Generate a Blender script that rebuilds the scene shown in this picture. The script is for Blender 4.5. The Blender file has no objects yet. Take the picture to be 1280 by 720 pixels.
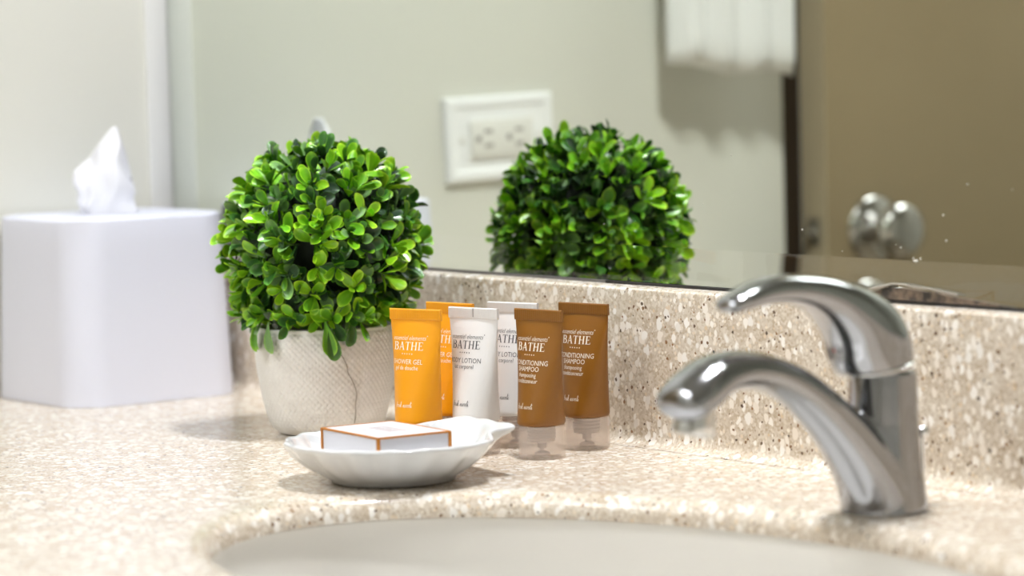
import bpy, bmesh, math, random
from math import sin, cos, pi, sqrt, radians, atan2, hypot
from mathutils import Vector, Matrix, Quaternion

random.seed(7)
scene = bpy.context.scene
COL = scene.collection

# ------------------------------------------------------------------ camera
cam_d = bpy.data.cameras.new('camera')
cam = bpy.data.objects.new('camera', cam_d)
COL.objects.link(cam)
scene.camera = cam
cam_d.sensor_width = 36.0
cam_d.lens = 108.70
cam_d.clip_start = 0.02
_yaw, _pitch, _roll = 0.928770590, 0.0768554726, -0.0269314196
_f = Vector((-sin(_yaw) * cos(_pitch), cos(_yaw) * cos(_pitch), -sin(_pitch)))
_r = Vector((cos(_yaw), sin(_yaw), 0))
_u = _r.cross(_f)
_r2 = _r * cos(_roll) + _u * sin(_roll)
_u2 = -_r * sin(_roll) + _u * cos(_roll)
M = Matrix((_r2, _u2, -_f)).transposed().to_4x4()
M.translation = Vector((2.15390, -1.27240, 0.256593))
cam.matrix_world = M
cam_d.dof.use_dof = True
cam_d.dof.focus_distance = 1.965
cam_d.dof.aperture_fstop = 5.2

# ------------------------------------------------------------------ world, view, large lights
world = bpy.data.worlds.new('world')
scene.world = world
world.use_nodes = True
world.node_tree.nodes['Background'].inputs[0].default_value = (1, 1, 1, 1)
world.node_tree.nodes['Background'].inputs[1].default_value = 0.3
vs = scene.view_settings
vs.view_transform = 'Standard'
vs.look = 'None'
vs.gamma = 1.0
vs.use_curve_mapping = False
vs.exposure = 0.70
scene.cycles.max_bounces = 10
scene.cycles.glossy_bounces = 6
scene.cycles.transmission_bounces = 8
scene.cycles.caustics_reflective = False
scene.cycles.caustics_refractive = False


def area_light(name, loc, rot, sx, sy, power, col=(1, 1, 1)):
    d = bpy.data.lights.new(name, 'AREA')
    d.shape = 'RECTANGLE'
    d.size, d.size_y, d.energy, d.color = sx, sy, power, col
    o = bpy.data.objects.new(name, d)
    o.location, o.rotation_euler = loc, rot
    COL.objects.link(o)
    return o


area_light('ceiling_fill_light', (0.42, -1.50, 1.515), (0, 0, 0), 0.8, 0.8, 13.0, (0.95, 0.97, 1.0))  # unseen fill light, added to brighten the faces turned to the room


# ------------------------------------------------------------------ helpers
def lin(r, g, b):
    def f(c):
        c /= 255.0
        return c / 12.92 if c <= 0.04045 else ((c + 0.055) / 1.055) ** 2.4
    return (f(r), f(g), f(b), 1.0)


def mat(name, col, rough=0.5, metal=0.0, **kw):
    m = bpy.data.materials.new(name)
    m.use_nodes = True
    b = m.node_tree.nodes['Principled BSDF']
    b.inputs['Base Color'].default_value = col
    b.inputs['Roughness'].default_value = rough
    b.inputs['Metallic'].default_value = metal
    for k, v in kw.items():
        b.inputs[k.replace('_', ' ')].default_value = v
    return m


def nodes_of(m):
    return m.node_tree.nodes, m.node_tree.links, m.node_tree.nodes['Principled BSDF']


def N(m, kind, **kw):
    n = m.node_tree.nodes.new(kind)
    for k, v in kw.items():
        setattr(n, k, v)
    return n


def add_bump(m, scale, strength, dist=0.001, detail=2.0):
    nt, lk, b = nodes_of(m)
    tc = N(m, 'ShaderNodeTexCoord')
    no = N(m, 'ShaderNodeTexNoise')
    no.inputs['Scale'].default_value = scale
    no.inputs['Detail'].default_value = detail
    bp = N(m, 'ShaderNodeBump')
    bp.inputs['Strength'].default_value = strength
    bp.inputs['Distance'].default_value = dist
    lk.new(tc.outputs['Object'], no.inputs['Vector'])
    lk.new(no.outputs['Fac'], bp.inputs['Height'])
    lk.new(bp.outputs['Normal'], b.inputs['Normal'])
    return m


def add_variation(m, scale, c1, c2, detail=3.0, lo=0.35, hi=0.65):
    nt, lk, b = nodes_of(m)
    tc = N(m, 'ShaderNodeTexCoord')
    no = N(m, 'ShaderNodeTexNoise')
    no.inputs['Scale'].default_value = scale
    no.inputs['Detail'].default_value = detail
    rp = N(m, 'ShaderNodeValToRGB')
    rp.color_ramp.elements[0].position, rp.color_ramp.elements[0].color = lo, c1
    rp.color_ramp.elements[1].position, rp.color_ramp.elements[1].color = hi, c2
    lk.new(tc.outputs['Object'], no.inputs['Vector'])
    lk.new(no.outputs['Fac'], rp.inputs['Fac'])
    lk.new(rp.outputs['Color'], b.inputs['Base Color'])
    return m


def link_mesh(name, me, m=None, parent=None):
    o = bpy.data.objects.new(name, me)
    COL.objects.link(o)
    if m is not None and not me.materials:
        me.materials.append(m)
    if parent is not None:
        o.parent = parent
    return o


def pyd(name, verts, faces, m=None, parent=None, smooth=True, angle=None):
    me = bpy.data.meshes.new(name)
    me.from_pydata([tuple(v) for v in verts], [], faces)
    me.update()
    bm = bmesh.new()
    bm.from_mesh(me)
    bmesh.ops.recalc_face_normals(bm, faces=bm.faces)
    bm.to_mesh(me)
    bm.free()
    if smooth:
        me.shade_smooth()
        if angle:
            me.set_sharp_from_angle(angle=radians(angle))
    return link_mesh(name, me, m, parent)


def from_bm(name, bm, m=None, parent=None, smooth=False, angle=None):
    me = bpy.data.meshes.new(name)
    bmesh.ops.recalc_face_normals(bm, faces=bm.faces)
    bm.to_mesh(me)
    bm.free()
    if smooth:
        me.shade_smooth()
        if angle:
            me.set_sharp_from_angle(angle=radians(angle))
    return link_mesh(name, me, m, parent)


def bm_box(bm, lo, hi, bevel=0.0, seg=2):
    g = bmesh.ops.create_cube(bm, size=1.0)
    vs_ = g['verts']
    for v in vs_:
        v.co = Vector([(lo[i] + hi[i]) / 2 + v.co[i] * (hi[i] - lo[i]) for i in range(3)])
    if bevel > 0:
        es = list({e for v in vs_ for e in v.link_edges})
        bmesh.ops.bevel(bm, geom=es, offset=bevel, segments=seg, affect='EDGES', profile=0.5)


def box(name, lo, hi, m, parent=None, bevel=0.0, seg=2):
    bm = bmesh.new()
    bm_box(bm, lo, hi, bevel, seg)
    return from_bm(name, bm, m, parent, smooth=bevel > 0, angle=40 if bevel > 0 else None)


def loft(rings, cap0=True, cap1=True, closed=True):
    """rings: list of equal-length point lists -> verts, faces"""
    n = len(rings[0])
    verts = [p for r in rings for p in r]
    faces = []
    for i in range(len(rings) - 1):
        for j in range(n if closed else n - 1):
            k = (j + 1) % n
            faces.append((i * n + j, i * n + k, (i + 1) * n + k, (i + 1) * n + j))
    if cap0:
        faces.append(tuple(range(n - 1, -1, -1)))
    if cap1:
        faces.append(tuple((len(rings) - 1) * n + j for j in range(n)))
    return verts, faces


def lathe(profile, n=48, c=(0, 0, 0), cap0=True, cap1=True):
    rings = [[(c[0] + r * cos(2 * pi * j / n), c[1] + r * sin(2 * pi * j / n), c[2] + z) for j in range(n)]
             for r, z in profile]
    return loft(rings, cap0, cap1)


def tube_along(pts, rad, n=8):
    rings = []
    pts = [Vector(p) for p in pts]
    up = Vector((0.13, 0.27, 0.95)).normalized()
    for i, p in enumerate(pts):
        t = (pts[min(i + 1, len(pts) - 1)] - pts[max(i - 1, 0)]).normalized()
        a = t.cross(up)
        if a.length < 1e-4:
            a = t.cross(Vector((1, 0, 0)))
        a.normalize()
        b = t.cross(a)
        r = rad[i] if isinstance(rad, (list, tuple)) else rad
        rings.append([p + (a * cos(2 * pi * j / n) + b * sin(2 * pi * j / n)) * r for j in range(n)])
    return loft(rings)


def merge(parts):
    V, F = [], []
    for v, f in parts:
        o = len(V)
        V += [tuple(p) for p in v]
        F += [tuple(i + o for i in q) for q in f]
    return V, F


def smoothstep(a, b, x):
    t = max(0.0, min(1.0, (x - a) / (b - a)))
    return t * t * (3 - 2 * t)


def empty(name, loc, label, cat, group=None, rz=0.0):
    o = bpy.data.objects.new(name, None)
    o.empty_display_size = 0.02
    COL.objects.link(o)
    o.location = loc
    o.rotation_euler = (0, 0, rz)
    return tag(o, label, cat, group)


def tag(o, label, cat, group=None, kind=None):
    o['label'] = label
    o['category'] = cat
    if group:
        o['group'] = group
    if kind:
        o['kind'] = kind
    return o


def structure(o, label=None):
    o['kind'] = 'structure'
    if label:
        o['label'] = label
    return o


def catmull(pts, sub=6):
    P = [Vector(p) for p in pts]
    out = []
    for i in range(len(P) - 1):
        p0, p1, p2, p3 = P[max(i - 1, 0)], P[i], P[i + 1], P[min(i + 2, len(P) - 1)]
        for s in range(sub):
            t = s / sub
            out.append(0.5 * ((2 * p1) + (p2 - p0) * t + (2 * p0 - 5 * p1 + 4 * p2 - p3) * t * t
                              + (-p0 + 3 * p1 - 3 * p2 + p3) * t ** 3))
    out.append(P[-1])
    return out


# ------------------------------------------------------------------ materials
m_wall = add_bump(mat('painted_wall', lin(213, 212, 203), 0.6), 350, 0.12, 0.0006)
m_wall_left = add_bump(mat('painted_wall_left', lin(213, 212, 202), 0.55), 350, 0.12, 0.0006)
m_ceiling = mat('ceiling_paint', lin(205, 203, 199), 0.8)
m_floor = add_variation(mat('floor_tile', lin(170, 155, 135), 0.4), 6, lin(160, 146, 126), lin(182, 168, 148))
m_white_trim = mat('white_trim', lin(236, 236, 233), 0.45)
m_mirror = mat('mirror_silver', lin(230, 235, 226), 0.0, 1.0)
m_mirror_edge = mat('mirror_back', lin(60, 62, 60), 0.5)
m_channel_grey = mat('channel_grey', lin(110, 108, 106), 0.45, 0.3)
m_channel_dark = mat('channel_dark', lin(34, 32, 32), 0.5)
m_chrome = mat('chrome', lin(166, 167, 171), 0.11, 1.0)
m_chrome_bright = mat('chrome_bright', lin(228, 228, 228), 0.06, 1.0)
m_knob_chrome = mat('knob_chrome', lin(196, 194, 193), 0.08, 1.0)
m_door = add_variation(mat('door_laminate', lin(146, 128, 96), 0.5), 4, lin(143, 126, 97), lin(150, 133, 104))
m_door_edge = mat('door_edge', lin(172, 158, 132), 0.5)
m_jamb = mat('door_jamb_bronze', lin(52, 40, 28), 0.5)
m_bowl = mat('sink_porcelain', lin(228, 225, 219), 0.18, Coat_Weight=0.4, Coat_Roughness=0.05)
m_porcelain = mat('white_porcelain', lin(216, 217, 218), 0.16, Coat_Weight=0.5, Coat_Roughness=0.04)
m_boxplastic = add_bump(mat('white_matte_plastic', lin(214, 216, 229), 0.45), 900, 0.05, 0.0003)
m_tissue = add_bump(mat('tissue_paper', lin(224, 224, 228), 0.9), 160, 0.25, 0.001)
m_slot = mat('slot_dark', lin(60, 60, 64), 0.8)
m_towel = add_bump(mat('white_terry', lin(236, 236, 234), 0.95), 700, 0.6, 0.002)
m_plate = mat('outlet_plastic', lin(240, 240, 240), 0.35)
m_recept = mat('outlet_receptacle', lin(228, 226, 220), 0.4)
m_dark = mat('dark_slot', lin(160, 156, 149), 0.7)


def stone_material(name, base_a, base_b, rough, white_amt=0.30, dark_amt=0.12):
    """solid-surface stone: tan ground with pale chips and small dark specks, solid 3D texture"""
    m = mat(name, lin(210, 188, 158), rough)
    nt, lk, b = nodes_of(m)
    tc = N(m, 'ShaderNodeTexCoord')
    src = tc.outputs['Object']
    # fine grains of the ground
    v1 = N(m, 'ShaderNodeTexVoronoi')
    v1.inputs['Scale'].default_value = 620
    lk.new(src, v1.inputs['Vector'])
    r1 = N(m, 'ShaderNodeValToRGB')
    r1.color_ramp.elements[0].color = base_a
    r1.color_ramp.elements[1].color = base_b
    sep1 = N(m, 'ShaderNodeSeparateColor')
    lk.new(v1.outputs['Color'], sep1.inputs[0])
    lk.new(sep1.outputs[0], r1.inputs['Fac'])
    # cloudy warm variation
    no = N(m, 'ShaderNodeTexNoise')
    no.inputs['Scale'].default_value = 55
    no.inputs['Detail'].default_value = 3
    lk.new(src, no.inputs['Vector'])
    mixn = N(m, 'ShaderNodeMix', data_type='RGBA', blend_type='MULTIPLY')
    mixn.inputs[0].default_value = 0.5
    rn = N(m, 'ShaderNodeValToRGB')
    rn.color_ramp.elements[0].position, rn.color_ramp.elements[0].color = 0.35, lin(224, 212, 197)
    rn.color_ramp.elements[1].position, rn.color_ramp.elements[1].color = 0.65, (1, 1, 1, 1)
    lk.new(no.outputs['Fac'], rn.inputs['Fac'])
    lk.new(r1.outputs['Color'], mixn.inputs[6])
    lk.new(rn.outputs['Color'], mixn.inputs[7])
    col = mixn.outputs[2]

    def chips(scale, size, amount, c1, c2, prev, seed, stretch=(1, 1, 1)):
        mp = N(m, 'ShaderNodeMapping')
        mp.inputs['Location'].default_value = (seed, seed * 0.7, seed * 1.3)
        mp.inputs['Scale'].default_value = stretch
        mp.inputs['Rotation'].default_value = (seed * .1, .2, .3)
        lk.new(src, mp.inputs['Vector'])
        # wobble for irregular outlines
        wn = N(m, 'ShaderNodeTexNoise')
        wn.inputs['Scale'].default_value = scale * 1.8
        lk.new(mp.outputs['Vector'], wn.inputs['Vector'])
        vm = N(m, 'ShaderNodeVectorMath', operation='MULTIPLY_ADD')
        vm.inputs[1].default_value = (0.5 / scale,) * 3
        lk.new(wn.outputs['Color'], vm.inputs[0])
        lk.new(mp.outputs['Vector'], vm.inputs[2])
        v = N(m, 'ShaderNodeTexVoronoi')
        v.inputs['Scale'].default_value = scale
        lk.new(vm.outputs['Vector'], v.inputs['Vector'])
        sp = N(m, 'ShaderNodeSeparateColor')
        lk.new(v.outputs['Color'], sp.inputs[0])
        on = N(m, 'ShaderNodeMath', operation='LESS_THAN')
        on.inputs[1].default_value = amount
        lk.new(sp.outputs[0], on.inputs[0])
        sz = N(m, 'ShaderNodeMath', operation='MULTIPLY_ADD')   # each chip its own size
        sz.inputs[1].default_value = size * 0.7
        sz.inputs[2].default_value = size * 0.5
        lk.new(sp.outputs[1], sz.inputs[0])
        df = N(m, 'ShaderNodeMath', operation='SUBTRACT')
        lk.new(sz.outputs[0], df.inputs[0])
        lk.new(v.outputs['Distance'], df.inputs[1])
        st = N(m, 'ShaderNodeMapRange')
        st.inputs['From Min'].default_value = -0.03
        st.inputs['From Max'].default_value = 0.05
        lk.new(df.outputs[0], st.inputs['Value'])
        mul = N(m, 'ShaderNodeMath', operation='MULTIPLY')
        lk.new(on.outputs[0], mul.inputs[0])
        lk.new(st.outputs[0], mul.inputs[1])
        cr = N(m, 'ShaderNodeMix', data_type='RGBA')
        cr.inputs[6].default_value = c1
        cr.inputs[7].default_value = c2
        lk.new(sp.outputs[2], cr.inputs[0])
        mx = N(m, 'ShaderNodeMix', data_type='RGBA')
        lk.new(mul.outputs[0], mx.inputs[0])
        lk.new(prev, mx.inputs[6])
        lk.new(cr.outputs[2], mx.inputs[7])
        return mx.outputs[2]

    col = chips(330, 0.45, 0.30, lin(236, 229, 217), lin(212, 190, 160), col, 3.1)
    col = chips(140, 0.44, white_amt, lin(244, 240, 234), lin(230, 220, 207), col, 1.7, (1.25, 1.25, 0.9))
    col = chips(105, 0.34, white_amt * 0.5, lin(240, 236, 230), lin(226, 220, 212), col, 5.3, (1.15, 1.15, 0.85))
    col = chips(360, 0.40, dark_amt, lin(96, 84, 74), lin(150, 112, 78), col, 9.9)
    col = chips(230, 0.26, dark_amt * 0.7, lin(70, 66, 66), lin(118, 84, 60), col, 12.4)
    lk.new(col, b.inputs['Base Color'])
    return m


m_stone = stone_material('speckled_solid_surface', lin(192, 177, 157), lin(225, 217, 205), 0.22, 0.64)
m_stone_top = m_stone

# ------------------------------------------------------------------ room shell
RX, RY, ZF, ZC = 2.60, -2.10, -0.86, 1.54
structure(box('floor', (-0.12, RY - 0.1, ZF - 0.05), (RX + 0.1, 0.12, ZF), m_floor))
structure(box('ceiling', (-0.12, RY - 0.1, ZC), (RX + 0.1, 0.12, ZC + 0.05), m_ceiling))
structure(box('wall_back', (-0.12, 0.006, ZF), (RX + 0.1, 0.106, ZC), m_wall))
structure(box('wall_right', (RX, RY - 0.1, ZF), (RX + 0.1, 0.006, ZC), m_wall))
structure(box('wall_front', (-0.12, RY - 0.1, ZF), (RX, RY, ZC), m_wall))
DJ = -0.6575                 # the left wall ends here at the door jamb
DOOR_W = 0.80
bm = bmesh.new()
bm_box(bm, (-0.12, DJ, ZF), (0.0, 0.006, ZC))
bm_box(bm, (-0.12, RY, ZF), (0.0, DJ - DOOR_W - 0.06, ZC))
bm_box(bm, (-0.12, DJ - DOOR_W - 0.06, 1.20), (0.0, DJ, ZC))
structure(from_bm('wall_left', bm, m_wall_left))
# dark hallway side behind the gap of the door
structure(box('trim_2', (-0.118, DJ - 0.040, ZF), (-0.020, DJ - 0.0005, 1.2), m_jamb), 'dark bronze door jamb beside the tan door')
# white corner strip at the mirror's left end
structure(box('trim_1', (0.0002, -0.0215, 0.103), (0.0030, -0.0015, ZC - 0.01), m_white_trim, bevel=0.0006), 'white corner strip between left wall and mirror')

# door, a little ajar: its latch edge shows
door = structure(box('door_1', (-0.012, DJ - 0.033 - DOOR_W, ZF + 0.01), (0.024, DJ - 0.033, 1.18), m_door, bevel=0.001), 'tan flush door standing ajar with a chrome knob')
ed = box('edge_band', (-0.0110, DJ - 0.0332, ZF + 0.012), (0.0232, DJ - 0.0322, 1.178), m_door_edge, door)
ed['label'] = 'paler latch-side edge of the door'
bm = bmesh.new()
bm_box(bm, (-0.003, DJ - 0.0322, 0.066), (0.015, DJ - 0.0312, 0.092), 0.0003, 1)
from_bm('latch_plate', bm, mat('satin_latch', lin(150, 142, 126), 0.45, 0.6), door)
v, f = lathe([(0.0001, 0.0), (0.0055, 0.0), (0.0055, 0.006), (0.003, 0.010), (0.0001, 0.0102)], 16)
lb = pyd('latch_bolt', v, f, m_knob_chrome, door, angle=40)
lb.rotation_euler = (-pi / 2, 0, 0)
lb.location = (0.006, DJ - 0.0322, 0.0785)
KY, KZ = -0.752, 0.0785
prof = [(0.0001, 0), (0.031, 0), (0.0325, 0.0015), (0.0325, 0.003), (0.029, 0.0065), (0.018, 0.0085), (0.0125, 0.011), (0.0118, 0.024), (0.0150, 0.028),
        (0.0225, 0.0335), (0.0262, 0.041), (0.0265, 0.047), (0.0250, 0.054), (0.0195, 0.0585), (0.010, 0.0600), (0.0001, 0.0600)]
v, f = lathe(prof[:7], 40)
kr = pyd('rosette', v, f, m_knob_chrome, door, angle=50)
v, f = lathe(prof[6:], 40)
kn = pyd('knob', v, f, m_knob_chrome, door, angle=50)
for k_ in (kr, kn):
    k_.rotation_euler = (0, pi / 2, 0)
    k_.location = (0.024, KY + 0.004, KZ)
    k_.scale = (1, 1, 0.80)

# ------------------------------------------------------------------ countertop with its oval cut-out
SX, SY, SA, SB = 0.940, -0.312, 0.270, 0.1635
CX0, CX1, CY0, CY1 = 0.0, 1.62, -0.565, 0.004
THK = 0.0138


def counter_mesh():
    n = 160
    R = 0.0118
    prof = [(R + 0.012, 0.0), (R, 0.0)] + [(R - R * sin(a), -R + R * cos(a)) for a in [i * pi / 2 / 6 for i in range(1, 7)]] + [(0, -0.0128), (0, -THK)]
    rings = []
    angs = [2 * pi * i / n for i in range(n)]

    def rect_pt(a):
        dx, dy = cos(a), sin(a)
        t = 1e9
        if dx > 1e-9: t = min(t, (CX1 - SX) / dx)
        if dx < -1e-9: t = min(t, (CX0 - SX) / dx)
        if dy > 1e-9: t = min(t, (CY1 - SY) / dy)
        if dy < -1e-9: t = min(t, (CY0 - SY) / dy)
        return SX + dx * t, SY + dy * t
    # put a ray exactly through every corner of the slab
    for cx, cy in ((CX0, CY0), (CX1, CY0), (CX1, CY1), (CX0, CY1)):
        a = atan2(cy - SY, cx - SX) % (2 * pi)
        i = min(range(n), key=lambda k: abs(((angs[k] - a + pi) % (2 * pi)) - pi))
        angs[i] = a
    outer = [rect_pt(a) for a in angs]
    rings.append([(x, y, -THK) for x, y in outer])
    rings.append([(x, y, -0.002) for x, y in outer])
    rings.append([(x, y, 0.0) for x, y in outer])
    for off, z in prof:
        ring = []
        for (ox, oy), a in zip(outer, angs):
            aa, bb = SA + off, SB + off
            d = hypot(cos(a) / aa, sin(a) / bb)
            ring.append((SX + cos(a) / d, SY + sin(a) / d, z))
        rings.append(ring)
    v, f = loft(rings, False, False)
    # underside
    nr = len(rings)
    f += [(j, (nr - 1) * n + j, (nr - 1) * n + (j + 1) % n, (j + 1) % n) for j in range(n)]
    return v, f


v, f = counter_mesh()
tag(pyd('countertop', v, f, m_stone_top, angle=35), 'beige speckled stone vanity countertop with an oval sink cut-out', 'countertop')

# backsplash with rounded top arris and a small cove at the counter
prof = [(-0.0005, 0.0002), (-0.0295, 0.0002), (-0.0265, 0.0006), (-0.0235, 0.0018), (-0.0212, 0.0040), (-0.0202, 0.0070), (-0.0200, 0.012), (-0.0200, 0.0985),
        (-0.0195, 0.1002), (-0.0184, 0.1012), (-0.0170, 0.1015), (0.0045, 0.1015), (0.0045, 0.0002)]
rings = [[(x, y, z) for y, z in prof[1:]] for x in (0.0006, 0.4, 0.8, 1.2, 1.62)]
v, f = loft(rings)
tag(pyd('backsplash', v, f, m_stone, angle=30), 'beige speckled stone backsplash standing below the mirror', 'backsplash')

# sink bowl
rings = []
nb = 96
prof = [(0.012, -THK - 0.0003), (0.004, -THK - 0.0003)]
for i in range(0, 13):
    a = i / 12 * pi / 2
    prof.append((0.004 - 0.150 * (1 - cos(a)) ** 1.15, -THK - 0.002 - 0.118 * sin(a)))
for off, z in prof:
    rings.append([(SX + (SA + off * (SA / SB if off < 0 else 1)) * cos(2 * pi * j / nb), SY + (SB + off) * sin(2 * pi * j / nb), z) for j in range(nb)])
v, f = loft(rings, False, True)
sink = pyd('sink_basin', v, f, m_bowl)
md = sink.modifiers.new('thickness', 'SOLIDIFY')
md.thickness = 0.008
md.offset = 1
tag(sink, 'off-white oval sink bowl set under the countertop', 'sink')

# ------------------------------------------------------------------ mirror
mir = empty('wall_mirror', (0.9, 0, 0.1015), 'wide frameless mirror above the stone backsplash, a worn dark spot on its lower edge', 'mirror')
MX0, MX1, MZ0, MZ1, BV = 0.0035, 1.60, 0.1035, 1.06, 0.0235
BT = 0.00125
# the bevel's front glass leans the other way than its silvered image, so it adds a faint second reflection
m_bevel = mat('mirror_bevel', lin(230, 235, 226), 0.0, 1.0, Coat_Weight=1.0, Coat_Roughness=0.02)
cn = N(m_bevel, 'ShaderNodeCombineXYZ')
for i_, c_ in enumerate(Vector((0, -1, -0.10)).normalized()):
    cn.inputs[i_].default_value = c_
m_bevel.node_tree.links.new(cn.outputs[0], nodes_of(m_bevel)[2].inputs['Coat Normal'])


def mpart(name, verts, faces, m):
    o = pyd(name, verts, faces, m, None, smooth=False)
    o.parent = mir
    o.matrix_parent_inverse = Matrix.Translation(-mir.location)
    return o


mpart('mirror_glass', [(MX0 + BV, 0, MZ0 + BV), (MX1, 0, MZ0 + BV), (MX1, 0, MZ1), (MX0 + BV, 0, MZ1),
                       (MX0 + BV, .004, MZ0 + BV), (MX1, .004, MZ0 + BV), (MX1, .004, MZ1), (MX0 + BV, .004, MZ1)],
      [(0, 1, 2, 3), (7, 6, 5, 4), (0, 4, 5, 1), (1, 5, 6, 2), (2, 6, 7, 3), (3, 7, 4, 0)], m_mirror)
mpart('bevel', [(MX0, -BT, MZ0), (MX1, -BT, MZ0), (MX1, 0, MZ0 + BV), (MX0 + BV, 0, MZ0 + BV),
                (MX0, .004, MZ0), (MX1, .004, MZ0), (MX1, .004, MZ0 + BV), (MX0 + BV, .004, MZ0 + BV)],
      [(0, 1, 2, 3), (7, 6, 5, 4), (0, 4, 5, 1), (1, 5, 6, 2), (3, 7, 4, 0)], m_bevel)
mpart('bevel', [(MX0, -BT, MZ0), (MX0 + BV, 0, MZ0 + BV), (MX0 + BV, 0, MZ1), (MX0, -BT, MZ1),
                (MX0, .004, MZ0), (MX0 + BV, .004, MZ0 + BV), (MX0 + BV, .004, MZ1), (MX0, .004, MZ1)],
      [(0, 1, 2, 3), (7, 6, 5, 4), (0, 3, 7, 4), (3, 2, 6, 7)], m_mirror)


def mchild(name, lo, hi, m, bevel=0):
    o = box(name, lo, hi, m, None, bevel)
    o.parent = mir
    o.matrix_parent_inverse = Matrix.Translation(-mir.location)
    return o


c1 = mchild('bottom_channel', (0.004, -0.0030, 0.1014), (0.560, 0.0040, 0.1034), m_channel_grey)
c1['label'] = 'grey metal strip under the left part of the mirror'
c2 = mchild('bottom_channel', (0.560, -0.0034, 0.1014), (1.60, 0.0040, 0.1032), m_channel_dark)
c2['label'] = 'dark strip under the right part of the mirror'

# desilvered, chipped patch on the mirror's lower edge behind the faucet
m_patch = add_variation(mat('desilvered_patch', lin(90, 84, 80), 0.3), 150, lin(58, 54, 52), lin(128, 112, 98), 4, 0.4, 0.6)
outline = [(0.806, .1036), (0.812, .1062), (0.820, .1085), (0.829, .1106), (0.838, .1110), (0.848, .1104), (0.858, .1094), (0.866, .1098), (0.874, .1086), (0.884, .1072), (0.896, .1066), (0.908, .1056), (0.918, .1046), (0.930, .1036)]
n_ = len(outline)
V = [(x, -0.0031 - 0.0002 * ((i * 7) % 3), z) for i, (x, z) in enumerate(outline)] + [(x, -0.0009, z) for x, z in outline]
F = [tuple(range(n_)), tuple(range(2 * n_ - 1, n_ - 1, -1))] + [(i, (i + 1) % n_, n_ + (i + 1) % n_, n_ + i) for i in range(n_)]
p_ = mpart('worn_patch', V, F, m_patch)
p_['label'] = 'dark desilvered patch on the lower mirror edge'
m_caulk = mat('clear_caulk', lin(206, 198, 184), 0.12, Transmission_Weight=0.45)
pts = [(0.800, -.0042, .1060), (0.812, -.0046, .1074), (0.822, -.0046, .1100), (0.830, -.0044, .1126), (0.840, -.0042, .1130), (0.852, -.0042, .1118), (0.864, -.0040, .1112), (0.876, -.0040, .1100), (0.886, -.0038, .1086)]
v1_ = tube_along(catmull(pts, 4), 0.0007, 6)
pts2 = [(0.800, -.0044, .1072), (0.812, -.0048, .1086), (0.822, -.0046, .1108), (0.830, -.0046, .1120)]
v2_ = tube_along(catmull(pts2, 4), 0.0009, 6)
V, F = merge([v1_, v2_])
o = pyd('caulk_bead', V, F, m_caulk)
o.parent = mir
o.matrix_parent_inverse = Matrix.Translation(-mir.location)
# dried droplets
rnd = random.Random(3)
parts = []
spots = [(0.848, 0.1268, 0.0022), (0.852, 0.1282, 0.0006), (0.846, 0.1284, 0.0006)]
for k in range(14):
    spots.append((rnd.uniform(0.55, 1.0), 0.128 + abs(rnd.gauss(0, 0.03)), rnd.uniform(0.0003, 0.0007)))
for x, z, r in spots:
    ring = [[(x + r * k * cos(2 * pi * j / 8), -0.0002 - 0.0003 * (1 - k), z + 0.4 * r * k * sin(2 * pi * j / 8) * (1 if r > .002 else 2.2)) for j in range(8)] for k in (1.0, 0.6)]
    parts.append(loft(ring))
V, F = merge(parts)
o = pyd('dried_droplet', V, F, mat('water_spot', lin(225, 222, 212), 0.5))
o.parent = mir
o.matrix_parent_inverse = Matrix.Translation(-mir.location)
o['kind'] = 'stuff'

# ------------------------------------------------------------------ things only seen in the mirror: outlet, towel
out = empty('wall_outlet', (0.0, -0.3265, 0.1815), 'white double power outlet on the left wall, seen in the mirror', 'outlet')
out.rotation_euler = (radians(-1.5), 0, 0)
# plate in local coords: x out of the wall, y along it, z up
PW, PH = 0.058, 0.0365
rings = []
for inset, x in ((0, 0.0002), (0, 0.004), (0.002, 0.0064), (0.0085, 0.0066), (0.0105, 0.0050)):
    a, b_ = PW - inset, PH - inset
    rings.append([(x, sx * a, sz * b_) for sx, sz in ((-1, -1), (1, -1), (1, 1), (-1, 1))])
v, f = loft(rings)
pyd('cover_plate', v, f, m_plate, out, smooth=False)
rcp = box('receptacle', (0.005, -0.0335, -0.0165), (0.0082, 0.0335, 0.0165), m_recept, out, bevel=0.0012)
for yc in (-0.0165, 0.0165):
    for dz in (-0.0062, 0.0062):
        box('slot', (0.0080, yc - 0.0058, dz - 0.0016), (0.0086, yc + 0.0030, dz + 0.0016), m_dark, rcp)
    v, f = lathe([(0.0001, 0), (0.0030, 0), (0.0030, 0.0006), (0.0001, 0.0006)], 12)
    g_ = pyd('ground_hole', v, f, m_dark, rcp, smooth=False)
    g_.rotation_euler = (0, pi / 2, 0)
    g_.location = (0.0080, yc + 0.0095, 0)
for yc in (-0.0415, 0.0415):
    v, f = lathe([(0.0001, 0), (0.003, 0), (0.0026, 0.0010), (0.0001, 0.0012)], 12)
    g_ = pyd('screw', v, f, m_recept, out, smooth=False)
    g_.rotation_euler = (0, pi / 2, 0)
    g_.location = (0.0052, yc, 0)

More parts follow.
